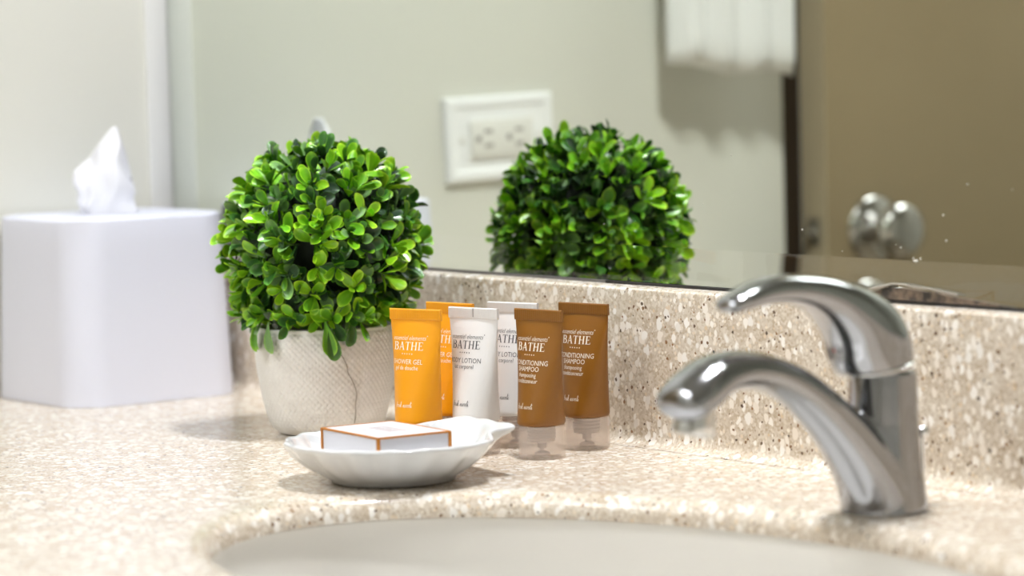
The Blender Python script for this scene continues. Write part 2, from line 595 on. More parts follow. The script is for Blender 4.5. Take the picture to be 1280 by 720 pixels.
# folded hand towel hanging from a ring (lower end visible in the mirror)
TY0, TY1, TZ0, TZ1 = -0.632, -0.490, 0.226, 0.60
rings = []
nz, ny = 26, 40
for i in range(nz + 1):
    t = i / nz
    ring = []
    for j in range(2 * ny):
        s = j / ny if j < ny else (2 * ny - 1 - j) / ny
        s = min(max(s * ny / (ny - 1), 0), 1)
        front = j < ny
        pinch = 1 - 0.45 * smoothstep(0.55, 1.0, t)
        y = (TY0 + TY1) / 2 + (s - 0.5) * (TY1 - TY0) * pinch
        zb = TZ0 + 0.013 * (s ** 1.0) + 0.003 * sin(s * 9)
        z = zb + (TZ1 - zb) * t
        fold = 0.006 * sin(s * 11 + t * 1.3) * (0.35 + 0.65 * t) + 0.004 * sin(s * 23 - 2 * t)
        edge = min(s, 1 - s)
        th = 0.010 * smoothstep(-0.02, 0.10, edge) * (0.4 + 0.6 * smoothstep(0, 0.04, t)) + 0.002
        x = 0.042 + fold + (th if front else -th)
        ring.append((x, y, z))
    rings.append(ring)
v, f = loft(rings)
tow = pyd('hand_towel', v, f, m_towel)
tag(tow, 'white hand towel hanging beside the tan door, seen in the mirror', 'towel')
ring_t = empty('towel_ring', (0, -0.557, 0.725), 'chrome towel ring on the left wall holding the white towel', 'towel ring')
V, F = tube_along([(0.042, 0.075 * cos(a), -0.07 + 0.07 * sin(a)) for a in [2 * pi * i / 36 for i in range(37)]], 0.004, 8)
pyd('ring', V, F, m_chrome_bright, ring_t)
v, f = lathe([(0.0001, 0), (0.024, 0), (0.024, 0.006), (0.010, 0.010), (0.009, 0.046), (0.0001, 0.048)], 24)
g_ = pyd('mount', v, f, m_chrome_bright, ring_t, angle=40)
g_.rotation_euler = (0, pi / 2, 0)

# ------------------------------------------------------------------ lamps of the room (outside the frame)
m_glow = bpy.data.materials.new('lamp_glass')
m_glow.use_nodes = True
nt = m_glow.node_tree
nt.nodes.clear()
em = nt.nodes.new('ShaderNodeEmission')
em.inputs[0].default_value = (0.95, 0.97, 1.0, 1)
em.inputs[1].default_value = 285.0
om = nt.nodes.new('ShaderNodeOutputMaterial')
nt.links.new(em.outputs[0], om.inputs[0])
van = empty('vanity_light', (0.80, 0.006, 1.24), 'chrome vanity light bar with glowing globes above the mirror', 'wall light')
box('back_plate', (-0.17, -0.026, -0.05), (0.17, 0.0, 0.05), m_chrome_bright, van, bevel=0.004)
for gx in (-0.068, 0.068):
    bm = bmesh.new()
    bmesh.ops.create_uvsphere(bm, u_segments=24, v_segments=14, radius=0.046)
    g_ = from_bm('globe', bm, m_glow, van, smooth=True)
    g_.location = (gx, -0.105, 0)
    v, f = lathe([(0.020, 0.075), (0.034, 0.073), (0.050, 0.060), (0.060, 0.035), (0.064, 0.0), (0.066, -0.028), (0.068, -0.028), (0.066, 0.0), (0.062, 0.036), (0.051, 0.062), (0.034, 0.076), (0.020, 0.078)], 32, (0, 0, 0), False, False)
    h_ = pyd('added_shade', v, f, m_white_trim, van)  # opaque bell added to keep the globe's light off the ceiling
    h_.location = (gx, -0.105, 0)
    v, f = lathe([(0.0001, 0), (0.022, 0), (0.022, 0.034), (0.0001, 0.034)], 20)
    s_ = pyd('socket', v, f, m_chrome_bright, van, angle=40)
    s_.rotation_euler = (pi / 2, 0, 0)
    s_.location = (gx, -0.025, 0)

# ------------------------------------------------------------------ tissue box and tissue
tb = empty('tissue_box', (0.0722, -0.0985, 0.0003), 'white square tissue box cover in the counter corner by the left wall', 'tissue box')
BH = 0.1395


def rrect(hx, hy, r, z, n=8, cx=0.0, cy=0.0):
    pts = []
    for qx, qy, a0 in ((1, 1, 0), (-1, 1, pi / 2), (-1, -1, pi), (1, -1, 3 * pi / 2)):
        for i in range(n + 1):
            a = a0 + i / n * pi / 2
            pts.append((cx + qx * (hx - r) + r * cos(a), cy + qy * (hy - r) + r * sin(a), z))
    return pts


rings = []
b0x, b0y, b1x, b1y = 0.0708, 0.0738, 0.0680, 0.0690
for i in range(9):
    t = i / 8
    z = t * (BH - 0.003)
    k = t ** 1.15
    rings.append(rrect(b0x + (b1x - b0x) * k, b0y + (b1y - b0y) * k, 0.029, z))
for a in (pi / 6, pi / 3, pi / 2):
    rings.append(rrect(b1x - 0.003 * (1 - cos(a)), b1y - 0.003 * (1 - cos(a)), 0.0275, BH - 0.003 + 0.003 * sin(a)))
rings.append(rrect(b1x - 0.006, b1y - 0.006, 0.0245, BH))
# oval opening in the lid
opn = rrect(0.0150, 0.0240, 0.0145, BH)
opn2 = rrect(0.0146, 0.0236, 0.0142, BH - 0.004)
rings += [opn, opn2]
v, f = loft(rings, True, True)
pyd('cover', v, f, m_boxplastic, tb, angle=50)
# the pulled-up tissue
ts = empty('tissue', (0.0700, -0.0990, BH - 0.002), 'crumpled white tissue sticking out of the tissue box', 'tissue')
NU, NV = 72, 26
cam_r = Vector((0.6, 0.8, 0))
cam_n = Vector((0.8, -0.6, 0))


def tissue_pt(u, v_, scale=1.0):
    a = 2 * pi * u
    # foot: flattened loop, wide across the view; head: folded ridge from left shoulder to tip
    ex, ey = cos(a), sin(a)
    foot = Vector((0.0205 * ex, 0.011 * ey, 0))
    lx = ex  # -1 left .. 1 right
    # ridge height along the left-right position
    keys = [(-1.0, 0.034), (-0.75, 0.038), (-0.35, 0.045), (0.1, 0.057), (0.45, 0.067), (0.62, 0.069), (0.8, 0.055), (1.0, 0.032)]
    h = keys[-1][1]
    for (x0, y0), (x1, y1) in zip(keys, keys[1:]):
        if lx <= x1:
            h = y0 + (y1 - y0) * (lx - x0) / (x1 - x0)
            break
    tx = -0.0265 + (lx + 1) / 2 * 0.0445
    if lx > 0.6:
        tx = tx - (lx - 0.6) * 0.004
    top = Vector((tx, 0.004 * ey + 0.003 * sin(lx * 5), h))
    bul = sin(pi * v_) * 0.0035
    p = foot.lerp(top, v_)
    p.z = h * v_ + 0.0005
    p.y += bul * ey + (0.0016 * sin(13 * a * 0.5 + 3 * v_) + 0.0011 * sin(9 * a + 7 * v_)) * (0.3 + 0.7 * v_)
    p.x += 0.0012 * sin(7 * v_ * 2 + 3 * ey) + (0.0016 * sin(pi * v_) if lx > 0.3 else 0)
    return cam_r * p.x - cam_n * (-p.y) * 1.0 + Vector((0, 0, p.z))


rings = [[tissue_pt(j / NU, i / NV) for j in range(NU)] for i in range(NV + 1)]
v, f = loft(rings, True, False)
# close the folded head
top0 = NV * NU
for j in range(NU // 2):
    a_, b_, c_, d_ = top0 + j, top0 + j + 1, top0 + (NU - j - 1) % NU, top0 + (NU - j) % NU
    q = []
    for i in (a_, b_, c_, d_):
        if i not in q:
            q.append(i)
    if len(q) >= 3:
        f.append(tuple(q))
pyd('sheet', v, f, m_tissue, ts)

# ------------------------------------------------------------------ potted boxwood ball
PX, PY = 0.3942, -0.1170
plant = empty('potted_boxwood', (PX, PY, 0.0003), 'round artificial boxwood ball in a textured off-white pot', 'plant')
PR, PZ = 0.0748, 0.1283          # leaf ball
# pot with a raised diagonal weave
m_pot = mat('pot_ceramic', lin(226, 220, 212), 0.35, Coat_Weight=0.4, Coat_Roughness=0.1)
add_variation(m_pot, 60, lin(232, 230, 227), lin(242, 241, 239), 3)
prof = [(0.0300, 0.0), (0.0335, 0.0008), (0.0362, 0.0035), (0.0384, 0.0085), (0.0405, 0.0150), (0.0424, 0.0230), (0.0442, 0.0320), (0.0456, 0.0410), (0.0466, 0.0500), (0.0472, 0.0590), (0.0474, 0.0670), (0.0473, 0.0725)]
cur = catmull([(r, z, 0) for r, z in prof], 9)
NA = 400
rings = []
for p in cur:
    z = p.y
    fade = smoothstep(0.001, 0.008, z) * (1 - smoothstep(0.0685, 0.0715, z))
    ring = []
    for j in range(NA):
        a = 2 * pi * j / NA
        d1 = abs(sin(0.5 * (a * 68 + z * 1400)))
        d2 = abs(sin(0.5 * (a * 68 - z * 1400)))
        dsp = 0.0015 * min(d1, d2) ** 0.55 * fade
        ring.append(((p.x + dsp) * cos(a), (p.x + dsp) * sin(a), z))
    rings.append(ring)
for r, z in ((0.0468, 0.0732), (0.0458, 0.0733), (0.0450, 0.0726), (0.0445, 0.066), (0.043, 0.055)):
    rings.append([(r * cos(2 * pi * j / NA), r * sin(2 * pi * j / NA), z) for j in range(NA)])
v, f = loft(rings)
pyd('pot', v, f, m_pot, plant, angle=60)
v, f = lathe([(0.0001, 0.0635), (0.030, 0.0640), (0.0438, 0.0620), (0.0436, 0.058), (0.0001, 0.058)], 40)
pyd('soil', v, f, mat('dark_soil', lin(40, 34, 26), 0.95), plant)
# hairline crack: (angle around the pot, height)
ck = [(-26.0, 0.0722), (-25.0, 0.066), (-23.5, 0.060), (-19.0, 0.0535), (-16.5, 0.049), (-15.5, 0.044), (-12.0, 0.039), (-8.5, 0.033), (-7.0, 0.028), (-7.4, 0.022), (-6.4, 0.015), (-6.8, 0.009)]


def pot_r(z):
    for p, q in zip(cur, cur[1:]):
        if p.y <= z <= q.y:
            return p.x + (q.x - p.x) * (z - p.y) / max(q.y - p.y, 1e-9)
    return cur[-1].x


pts = [((pot_r(z) + 0.0014) * cos(radians(a)), (pot_r(z) + 0.0014) * sin(radians(a)), z) for a, z in ck]
v, f = tube_along(catmull(pts, 4), 0.00022, 5)
o = pyd('crack', v, f, mat('crack_line', lin(112, 96, 80), 0.8), plant)
o['label'] = 'thin dark hairline crack running down the pot'

# leaves: shared meshes with a colour attribute
m_leaf = mat('boxwood_leaf', lin(70, 130, 30), 0.27, Specular_IOR_Level=0.5)
nt, lk, b = nodes_of(m_leaf)
at = N(m_leaf, 'ShaderNodeAttribute', attribute_name='leaf_col')
oi = N(m_leaf, 'ShaderNodeObjectInfo')
hs = N(m_leaf, 'ShaderNodeHueSaturation')
mr = N(m_leaf, 'ShaderNodeMapRange')
mr.inputs['To Min'].default_value = 0.8
mr.inputs['To Max'].default_value = 1.2
lk.new(oi.outputs['Random'], mr.inputs['Value'])
lk.new(mr.outputs[0], hs.inputs['Value'])
lk.new(at.outputs['Color'], hs.inputs['Color'])
lk.new(hs.outputs['Color'], b.inputs['Base Color'])
b.inputs['Subsurface Weight'].default_value = 0.0

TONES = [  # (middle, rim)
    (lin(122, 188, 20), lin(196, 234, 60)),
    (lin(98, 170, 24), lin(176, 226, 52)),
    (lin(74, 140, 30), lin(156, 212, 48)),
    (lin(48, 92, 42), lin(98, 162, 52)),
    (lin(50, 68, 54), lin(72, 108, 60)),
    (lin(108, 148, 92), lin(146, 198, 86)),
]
NL, NWD = 7, 4      # leaf grid
LT = (0.0, 0.22, 0.45, 0.66, 0.82, 0.93, 0.985, 1.0)
LW = (0.10, 0.34, 0.74, 0.98, 0.95, 0.66, 0.32, 0.04)      # obovate, rounded tip


def leaf_geo(L, W, cup, curl, tone, seed):
    """leaf lying along +x, face towards +z; returns verts, faces, colours"""
    V, F, C = [], [], []
    mid, rim = TONES[tone]
    for t, lw in zip(LT, LW):
        w = W * 0.5 * lw
        for j in range(NWD + 1):
            q = (-1.0, -0.72, 0.0, 0.72, 1.0)[j]
            z = cup * (abs(q) ** 1.6) * w - curl * L * (t - 0.1) ** 2
            V.append((L * t, w * q, z))
            e = max(1.0 if abs(q) == 1 else 0.12, smoothstep(0.86, 1.0, t)) * smoothstep(0.05, 0.5, t)
            if q == 0:
                e = max(e, 0.30 * smoothstep(0.9, 0.3, t))
            C.append(tuple(mid[k] + (rim[k] - mid[k]) * e for k in range(3)) + (1.0,))
    for i in range(NL):
        for j in range(NWD):
            a = i * (NWD + 1) + j
            F.append((a, a + 1, a + NWD + 2, a + NWD + 1))
    return V, F, C


def leaf_mesh(name, V, F, C):
    me = bpy.data.meshes.new(name)
    me.from_pydata(V, [], F)
    ca = me.color_attributes.new('leaf_col', 'FLOAT_COLOR', 'POINT')
    for i, c in enumerate(C):
        ca.data[i].color = c
    me.shade_smooth()
    me.materials.append(m_leaf)
    return me


VARS = []
for tone in range(6):
    for k in range(4):
        L = (0.0186, 0.0168, 0.0158, 0.0194)[k]
        W = (0.0085, 0.0088, 0.0076, 0.0081)[k]
        VARS.append(leaf_geo(L, W, (0.25, 0.45, 0.15, 0.35)[k], (0.12, 0.28, -0.12, 0.2)[k], tone, tone * 10 + k))
VMESH = [leaf_mesh('leaf', *g) for g in VARS]

rl = random.Random(21)
leaves = []      # (matrix, variant)
stems = []
RIMN = 22
camdir = Vector((0.8, -0.6, 0.08)).normalized()
NS = 285
ctr = Vector((0.0010, 0.0014, PZ))
for i in range(NS + RIMN):
    zz = max(-0.99, 1 - 2 * (i + 0.5) / NS)
    ph = i * pi * (3 - sqrt(5)) + rl.uniform(-0.12, 0.12)
    rr = sqrt(1 - zz * zz)
    n = Vector((rr * cos(ph), rr * sin(ph), zz))
    n = (n + Vector((rl.gauss(0, .06), rl.gauss(0, .06), rl.gauss(0, .06)))).normalized()
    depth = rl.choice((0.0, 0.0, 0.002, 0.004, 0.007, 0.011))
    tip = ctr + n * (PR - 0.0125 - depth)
    root = ctr + n * 0.045
    rim_sprig = i >= NS
    if rim_sprig:
        ph = (i - NS) / RIMN * 2 * pi + rl.uniform(-.1, .1)
        n = Vector((cos(ph), sin(ph), rl.uniform(-0.30, 0.05))).normalized()
        root = Vector((0.036 * cos(ph), 0.036 * sin(ph), 0.082))
        tip = Vector((0.0500 * cos(ph), 0.0500 * sin(ph), 0.0800 + rl.uniform(0, 0.004)))
    if tip.z < 0.074 and not rim_sprig:
        if hypot(tip.x, tip.y) < 0.046 or tip.z < 0.064:
            continue
    ax = (n + Vector((rl.gauss(0, .25), rl.gauss(0, .25), rl.gauss(0, .25) + 0.06))).normalized()
    t1 = ax.orthogonal().normalized()
    t1 = Quaternion(ax, rl.uniform(0, 2 * pi)) @ t1
    stems.append(tube_along([root, tip - ax * 0.004, tip], [0.0008, 0.0007, 0.0005], 5))
    age = rl.random()
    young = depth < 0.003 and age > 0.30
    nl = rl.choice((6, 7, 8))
    for k in range(nl):
        if k < 2:
            tilt = radians(rl.uniform(8, 28)); back = 0.0
        elif k < 5:
            tilt = radians(rl.uniform(30, 54)); back = 0.0034
        else:
            tilt = radians(rl.uniform(52, 82)); back = 0.0072
        az = k * 2.399 + rl.uniform(-.3, .3) if k >= 2 else k * pi + rl.uniform(-.4, .4)
        tan = Quaternion(ax, az) @ t1
        d = (ax * cos(tilt) + tan * sin(tilt)).normalized()
        # upper face looks up the sprig axis
        up = (ax * sin(tilt) - tan * cos(tilt)).normalized()
        up = Quaternion(d, rl.gauss(0, .35)) @ up
        side = up.cross(d)
        s = rl.uniform(0.78, 1.12) * (0.82 if k < 2 else 1.0)
        base = tip - ax * back
        tipp = base + d * 0.016 * s
        if tipp.z < 0.0745 and hypot(tipp.x, tipp.y) < 0.0525:
            continue
        if base.z < 0.0745 and hypot(base.x, base.y) < 0.051:
            continue
        mt = Matrix((d * s, side * s, up * s)).transposed().to_4x4()
        mt.translation = base
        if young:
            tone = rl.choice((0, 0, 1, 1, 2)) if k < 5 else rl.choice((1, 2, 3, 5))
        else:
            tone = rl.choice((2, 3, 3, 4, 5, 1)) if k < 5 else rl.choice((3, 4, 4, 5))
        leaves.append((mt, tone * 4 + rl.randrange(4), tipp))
# a few leaves hanging over the rim
for (ang, z0, L_, tn) in ((-33, 0.0800, 1.25, 2), (-30, 0.077, 1.25, 3), (-90, 0.082, 1.2, 2), (-78, 0.079, 1.1, 5), (-96, 0.080, 1.1, 2), (-12, 0.081, 1.0, 3)):
    a = radians(ang)
    o_ = Vector((cos(a), sin(a), 0))
    d = (o_ * 0.10 + Vector((0, 0, -1)) + Vector((rl.uniform(-.2, .2), rl.uniform(-.2, .2), 0))).normalized()
    up = (o_ - d * o_.dot(d)).normalized()
    side = up.cross(d)
    mt = Matrix((d * L_, side * L_, up * L_)).transposed().to_4x4()
    mt.translation = o_ * 0.0535 + Vector((0, 0, z0))
    leaves.append((mt, tn * 4 + 3, o_ * 0.052))

leaves.sort(key=lambda q: -((q[2] - ctr).dot(camdir)))
near, far = leaves[:300], leaves[300:]
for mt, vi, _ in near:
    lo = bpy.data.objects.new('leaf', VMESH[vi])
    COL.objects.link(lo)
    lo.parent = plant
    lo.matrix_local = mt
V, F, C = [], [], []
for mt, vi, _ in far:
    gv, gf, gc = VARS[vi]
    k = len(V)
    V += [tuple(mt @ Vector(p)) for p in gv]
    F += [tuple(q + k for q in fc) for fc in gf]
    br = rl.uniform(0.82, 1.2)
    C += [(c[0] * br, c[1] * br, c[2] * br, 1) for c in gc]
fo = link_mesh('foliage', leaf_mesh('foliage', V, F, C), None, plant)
fo['kind'] = 'stuff'
V, F = merge(stems)
st = pyd('stems', V, F, mat('stem_green', lin(70, 96, 40), 0.6), plant)
st['kind'] = 'stuff'
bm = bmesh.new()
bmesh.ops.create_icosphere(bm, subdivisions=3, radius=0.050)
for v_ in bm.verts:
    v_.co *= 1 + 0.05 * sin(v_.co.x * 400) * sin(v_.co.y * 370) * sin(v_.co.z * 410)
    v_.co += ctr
from_bm('light_block_ball', bm, mat('leaf_gap_shade', lin(16, 26, 14), 0.9), plant, smooth=True)  # ball added to block light; its near-black stands in for shade between leaves

# ------------------------------------------------------------------ lettering tools
def text_tris(body, size, shear=0.0, sx=1.0, align='CENTER', spacing=1.0, bold=0.0):
    cu = bpy.data.curves.new('txt', 'FONT')
    cu.body = body
    cu.size = size
    cu.shear = shear
    cu.align_x = align
    cu.space_character = spacing
    cu.resolution_u = 2
    cu.offset = bold
    ob = bpy.data.objects.new('txt', cu)
    COL.objects.link(ob)
    bpy.context.view_layer.update()
    dg = bpy.context.evaluated_depsgraph_get()
    me = ob.evaluated_get(dg).to_mesh()
    V = [(v.co.x * sx, v.co.y) for v in me.vertices]
    F = [tuple(p.vertices) for p in me.polygons]
    ob.evaluated_get(dg).to_mesh_clear()
    COL.objects.unlink(ob)
    bpy.data.objects.remove(ob)
    bpy.data.curves.remove(cu)
    return V, F


def stroke(pts, w):
    """flat ribbon of width w (scalar or per point) along 2D points"""
    P = [Vector((p[0], p[1])) for p in pts]
    V, F = [], []
    for i, p in enumerate(P):
        t = (P[min(i + 1, len(P) - 1)] - P[max(i - 1, 0)])
        t = t.normalized() if t.length > 1e-9 else Vector((1, 0))
        nn = Vector((-t.y, t.x))
        ww = (w[i] if isinstance(w, (list, tuple)) else w) / 2
        V += [tuple(p + nn * ww), tuple(p - nn * ww)]
    for i in range(len(P) - 1):
        F.append((2 * i, 2 * i + 1, 2 * i + 3, 2 * i + 2))
    return V, F


def arc2(cx, cy, rx, ry, a0, a1, n=10):
    return [(cx + rx * cos(radians(a0 + (a1 - a0) * i / n)), cy + ry * sin(radians(a0 + (a1 - a0) * i / n))) for i in range(n + 1)]


def merge2(parts):
    V, F = [], []
    for (v, f), dx, dy, s in parts:
        k = len(V)
        V += [(p[0] * s + dx, p[1] * s + dy) for p in v]
        F += [tuple(q + k for q in fc) for fc in f]
    return V, F


TK, TN, SF = 0.135, 0.055, 0.035    # stem, hairline, serif thickness


def serif_letter(ch):
    S = []
    st_ = lambda x0, y0, x1, y1, w: S.append(stroke([(x0, y0), (x1, y1)], w))
    if ch == 'B':
        st_(0.17, 0, 0.17, 1, TK)
        st_(0.02, 1 - SF / 2, 0.36, 1 - SF / 2, SF)
        st_(0.02, SF / 2, 0.40, SF / 2, SF)
        st_(0.17, 0.53, 0.40, 0.53, TN)
        S.append(stroke(arc2(0.34, 0.755, 0.225, 0.22, 90, -90, 12), [TN + (TK - TN) * sin(pi * i / 12) for i in range(13)]))
        S.append(stroke(arc2(0.37, 0.28, 0.26, 0.255, 90, -90, 12), [TN + (TK - TN) * sin(pi * i / 12) for i in range(13)]))
        return S, 0.74
    if ch == 'A':
        st_(0.10, 0, 0.38, 1, TN)
        st_(0.66, 0, 0.37, 1, TK)
        st_(0.20, 0.34, 0.57, 0.34, TN)
        st_(0.0, SF / 2, 0.22, SF / 2, SF)
        st_(0.53, SF / 2, 0.80, SF / 2, SF)
        return S, 0.80
    if ch == 'T':
        st_(0.34, 0, 0.34, 1, TK)
        st_(0.02, 1 - TN / 2, 0.66, 1 - TN / 2, TN)
        st_(0.035, 1, 0.02, 0.80, SF)
        st_(0.645, 1, 0.66, 0.80, SF)
        st_(0.20, SF / 2, 0.48, SF / 2, SF)
        return S, 0.70
    if ch == 'H':
        for x in (0.17, 0.64):
            st_(x, 0, x, 1, TK)
            st_(x - 0.14, SF / 2, x + 0.14, SF / 2, SF)
            st_(x - 0.14, 1 - SF / 2, x + 0.14, 1 - SF / 2, SF)
        st_(0.17, 0.52, 0.64, 0.52, TN)
        return S, 0.84
    if ch == 'E':
        st_(0.17, 0, 0.17, 1, TK)
        st_(0.02, 1 - TN / 2, 0.56, 1 - TN / 2, TN)
        st_(0.02, TN / 2, 0.60, TN / 2, TN)
        st_(0.17, 0.53, 0.43, 0.53, TN)
        st_(0.545, 1, 0.56, 0.80, SF)
        st_(0.61, 0.22, 0.585, 0, SF)
        st_(0.43, 0.62, 0.43, 0.44, SF)
        return S, 0.66


def serif_word(word, h, sx=1.0):
    parts, x = [], 0.0
    for ch in word:
        S, w = serif_letter(ch)
        for s in S:
            parts.append((s, x, 0, 1.0))
        x += w + 0.03
    V, F = merge2(parts)
    return [((p[0] - x / 2) * h * sx, p[1] * h) for p in V], F


def script_word(word, xh):
    """handwritten lower case built from strokes, x-height 1"""
    G = {
        'f': ([[(0.05, 0.1), (0.35, 0.5), (0.62, 1.6), (0.5, 2.0), (0.32, 1.6), (0.28, 0.3), (0.25, -0.6), (0.12, -0.9)], [(0.05, 0.85), (0.6, 0.95)]], 0.60),
        'r': ([[(0.0, 0.1), (0.18, 0.55), (0.25, 1.05), (0.24, 0.6), (0.2, 0.0)], [(0.24, 0.6), (0.42, 0.98), (0.62, 0.9)]], 0.62),
        'e': ([[(0.0, 0.35), (0.35, 0.55), (0.48, 0.85), (0.3, 1.0), (0.1, 0.7), (0.12, 0.2), (0.35, 0.0), (0.62, 0.3)]], 0.60),
        's': ([[(0.0, 0.1), (0.3, 0.8), (0.36, 1.1), (0.42, 0.6), (0.4, 0.15), (0.15, 0.02), (0.05, 0.2)], [(0.4, 0.15), (0.6, 0.3)]], 0.56),
        'h': ([[(0.0, 0.2), (0.25, 0.9), (0.45, 1.9), (0.32, 2.1), (0.2, 1.5), (0.15, 0.0), (0.22, 0.6), (0.45, 1.0), (0.55, 0.75), (0.52, 0.1), (0.62, 0.0), (0.75, 0.25)]], 0.74),
        'n': ([[(0.0, 0.2), (0.12, 0.9), (0.14, 0.4), (0.12, 0.0), (0.22, 0.65), (0.45, 1.0), (0.52, 0.7), (0.5, 0.1), (0.62, 0.0), (0.75, 0.3)]], 0.74),
        'o': ([[(0.0, 0.4), (0.15, 0.9), (0.38, 1.0), (0.15, 0.75), (0.1, 0.25), (0.3, 0.0), (0.52, 0.3), (0.5, 0.8), (0.35, 1.0), (0.55, 0.85), (0.72, 0.9)]], 0.68),
        'l': ([[(0.0, 0.2), (0.25, 0.9), (0.42, 1.9), (0.3, 2.1), (0.2, 1.4), (0.2, 0.3), (0.32, 0.0), (0.5, 0.25)]], 0.46),
        'i': ([[(0.0, 0.2), (0.18, 0.95), (0.18, 0.3), (0.28, 0.0), (0.45, 0.25)], [(0.22, 1.45), (0.30, 1.62)]], 0.42),
    }
    parts, x = [], 0.0
    for ch in word:
        if ch == ' ':
            x += 0.75
            continue
        ss, w = G[ch]
        for s in ss:
            pl = [(p.x + 0.12 * p.y, p.y) for p in catmull([(a, b_, 0) for a, b_ in s], 4)]
            parts.append((stroke(pl, 0.12), x, 0, 1.0))
        x += w * 1.16
    V, F = merge2(parts)
    return [((p[0] - x / 2) * xh, p[1] * xh) for p in V], F


# ------------------------------------------------------------------ the six toiletry tubes
TH, ZB, ZS = 0.0935, 0.0208, 0.0870      # top, body foot, seal start
TR, TWID = 0.0151, 0.0206


def tube_ab(z):
    """half width and half depth of the tube body at height z"""
    t = max(0.0, min(1.0, (z - ZB) / (ZS - ZB)))
    a = TR + (TWID - TR) * t
    b_ = TR * (1 - t) ** 0.92 + 0.0006
    sh = 1.0
    if z < ZB + 0.003:
        k = 1 - (z - ZB) / 0.003
        sh = 1 - 0.10 * (1 - sqrt(max(0, 1 - k * k)))
    return a * sh, b_ * sh


def wrap(x, z, lift=0.00012):
    """a flat print position (x along the skin from the front middle) onto the tube front"""
    a, b_ = tube_ab(z)
    s, ph, step = 0.0, 0.0, 0.02
    ax_ = abs(x)
    while s < ax_ and ph < pi / 2:
        ds = hypot(a * cos(ph), b_ * sin(ph)) * step
        if s + ds > ax_:
            ph += step * (ax_ - s) / ds
            break
        s += ds
        ph += step
    sg = 1 if x >= 0 else -1
    return Vector((sg * (a + lift) * sin(ph), -(b_ + lift) * cos(ph) , z))


def tube_body_mesh():
    n = 56
    rings = []
    zs = [ZB, ZB + 0.0004, ZB + 0.001, ZB + 0.002, ZB + 0.003] + [ZB + 0.003 + (ZS - ZB - 0.003) * i / 22 for i in range(1, 23)]
    for z in zs:
        a, b_ = tube_ab(z)
        rings.append([(a * sin(2 * pi * j / n), -b_ * cos(2 * pi * j / n), z) for j in range(n)])
    return loft(rings)


def seal_mesh():
    # flat crimped band with fine vertical ridges
    n = 46
    V, F = [], []
    rows = [(ZS - 0.0006, 0.0009), (ZS + 0.0004, 0.0011), (TH - 0.0006, 0.0011), (TH, 0.0008)]
    ring = []
    for z, d in rows:
        fr = [(-TWID + 2 * TWID * i / n, -d - (0.00012 if i % 2 else 0), z) for i in range(n + 1)]
        bk = [(TWID - 2 * TWID * i / n, d + (0.00012 if i % 2 else 0), z) for i in range(n + 1)]
        ring.append(fr + bk)
    return loft(ring)


m_cap = mat('clear_cap_plastic', lin(246, 240, 236), 0.20)
nt, lk, b = nodes_of(m_cap)
tr_ = N(m_cap, 'ShaderNodeBsdfTransparent')
tr_.inputs[0].default_value = lin(250, 246, 243)
mx_ = N(m_cap, 'ShaderNodeMixShader')
mx_.inputs[0].default_value = 0.24
lk.new(tr_.outputs[0], mx_.inputs[1])
lk.new(b.outputs[0], mx_.inputs[2])
lk.new(mx_.outputs[0], [n for n in nt if n.type == 'OUTPUT_MATERIAL'][0].inputs[0])
m_neck = mat('neck_plastic', lin(196, 184, 176), 0.35)


def cap_meshes():
    R = 0.0148
    outer = [(0.0001, 0.0), (R - 0.0012, 0.0), (R - 0.0003, 0.0004), (R, 0.0014), (R + 0.0001, 0.0206), (R - 0.0011, 0.0206), (R - 0.0012, 0.0034), (R - 0.0050, 0.0022), (0.0001, 0.0020)]
    shell = lathe(outer, 48)
    neck = [(0.0001, 0.0207), (0.0084, 0.0207)]
    z = 0.0203
    for k in range(4):
        neck += [(0.0084, z), (0.0091, z - 0.0005), (0.0091, z - 0.0010), (0.0084, z - 0.0015)]
        z -= 0.0022
    neck += [(0.0084, 0.0110), (0.0078, 0.0102), (0.0032, 0.0094), (0.0030, 0.0060), (0.0001, 0.0058)]
    inner = lathe(neck, 40)
    pin = lathe([(0.0001, 0.0022), (0.0050, 0.0022), (0.0046, 0.0034), (0.0016, 0.0046), (0.0013, 0.0060), (0.0001, 0.0060)], 24)
    return shell, inner, pin


BODY, SEAL = tube_body_mesh(), seal_mesh()
SHELL, NECK, PIN = cap_meshes()

m_orange = mat('orange_tube', lin(240, 160, 0), 0.40, Coat_Weight=0.06, Coat_Roughness=0.25)
m_whitetube = mat('white_tube', lin(231, 230, 229), 0.34, Coat_Weight=0.15, Coat_Roughness=0.25)
m_brown = mat('caramel_tube', lin(135, 87, 21), 0.36, Coat_Weight=0.08, Coat_Roughness=0.25)
m_print_white = mat('white_print', lin(250, 244, 232), 0.5)
m_print_dark = mat('charcoal_print', lin(60, 62, 68), 0.5)


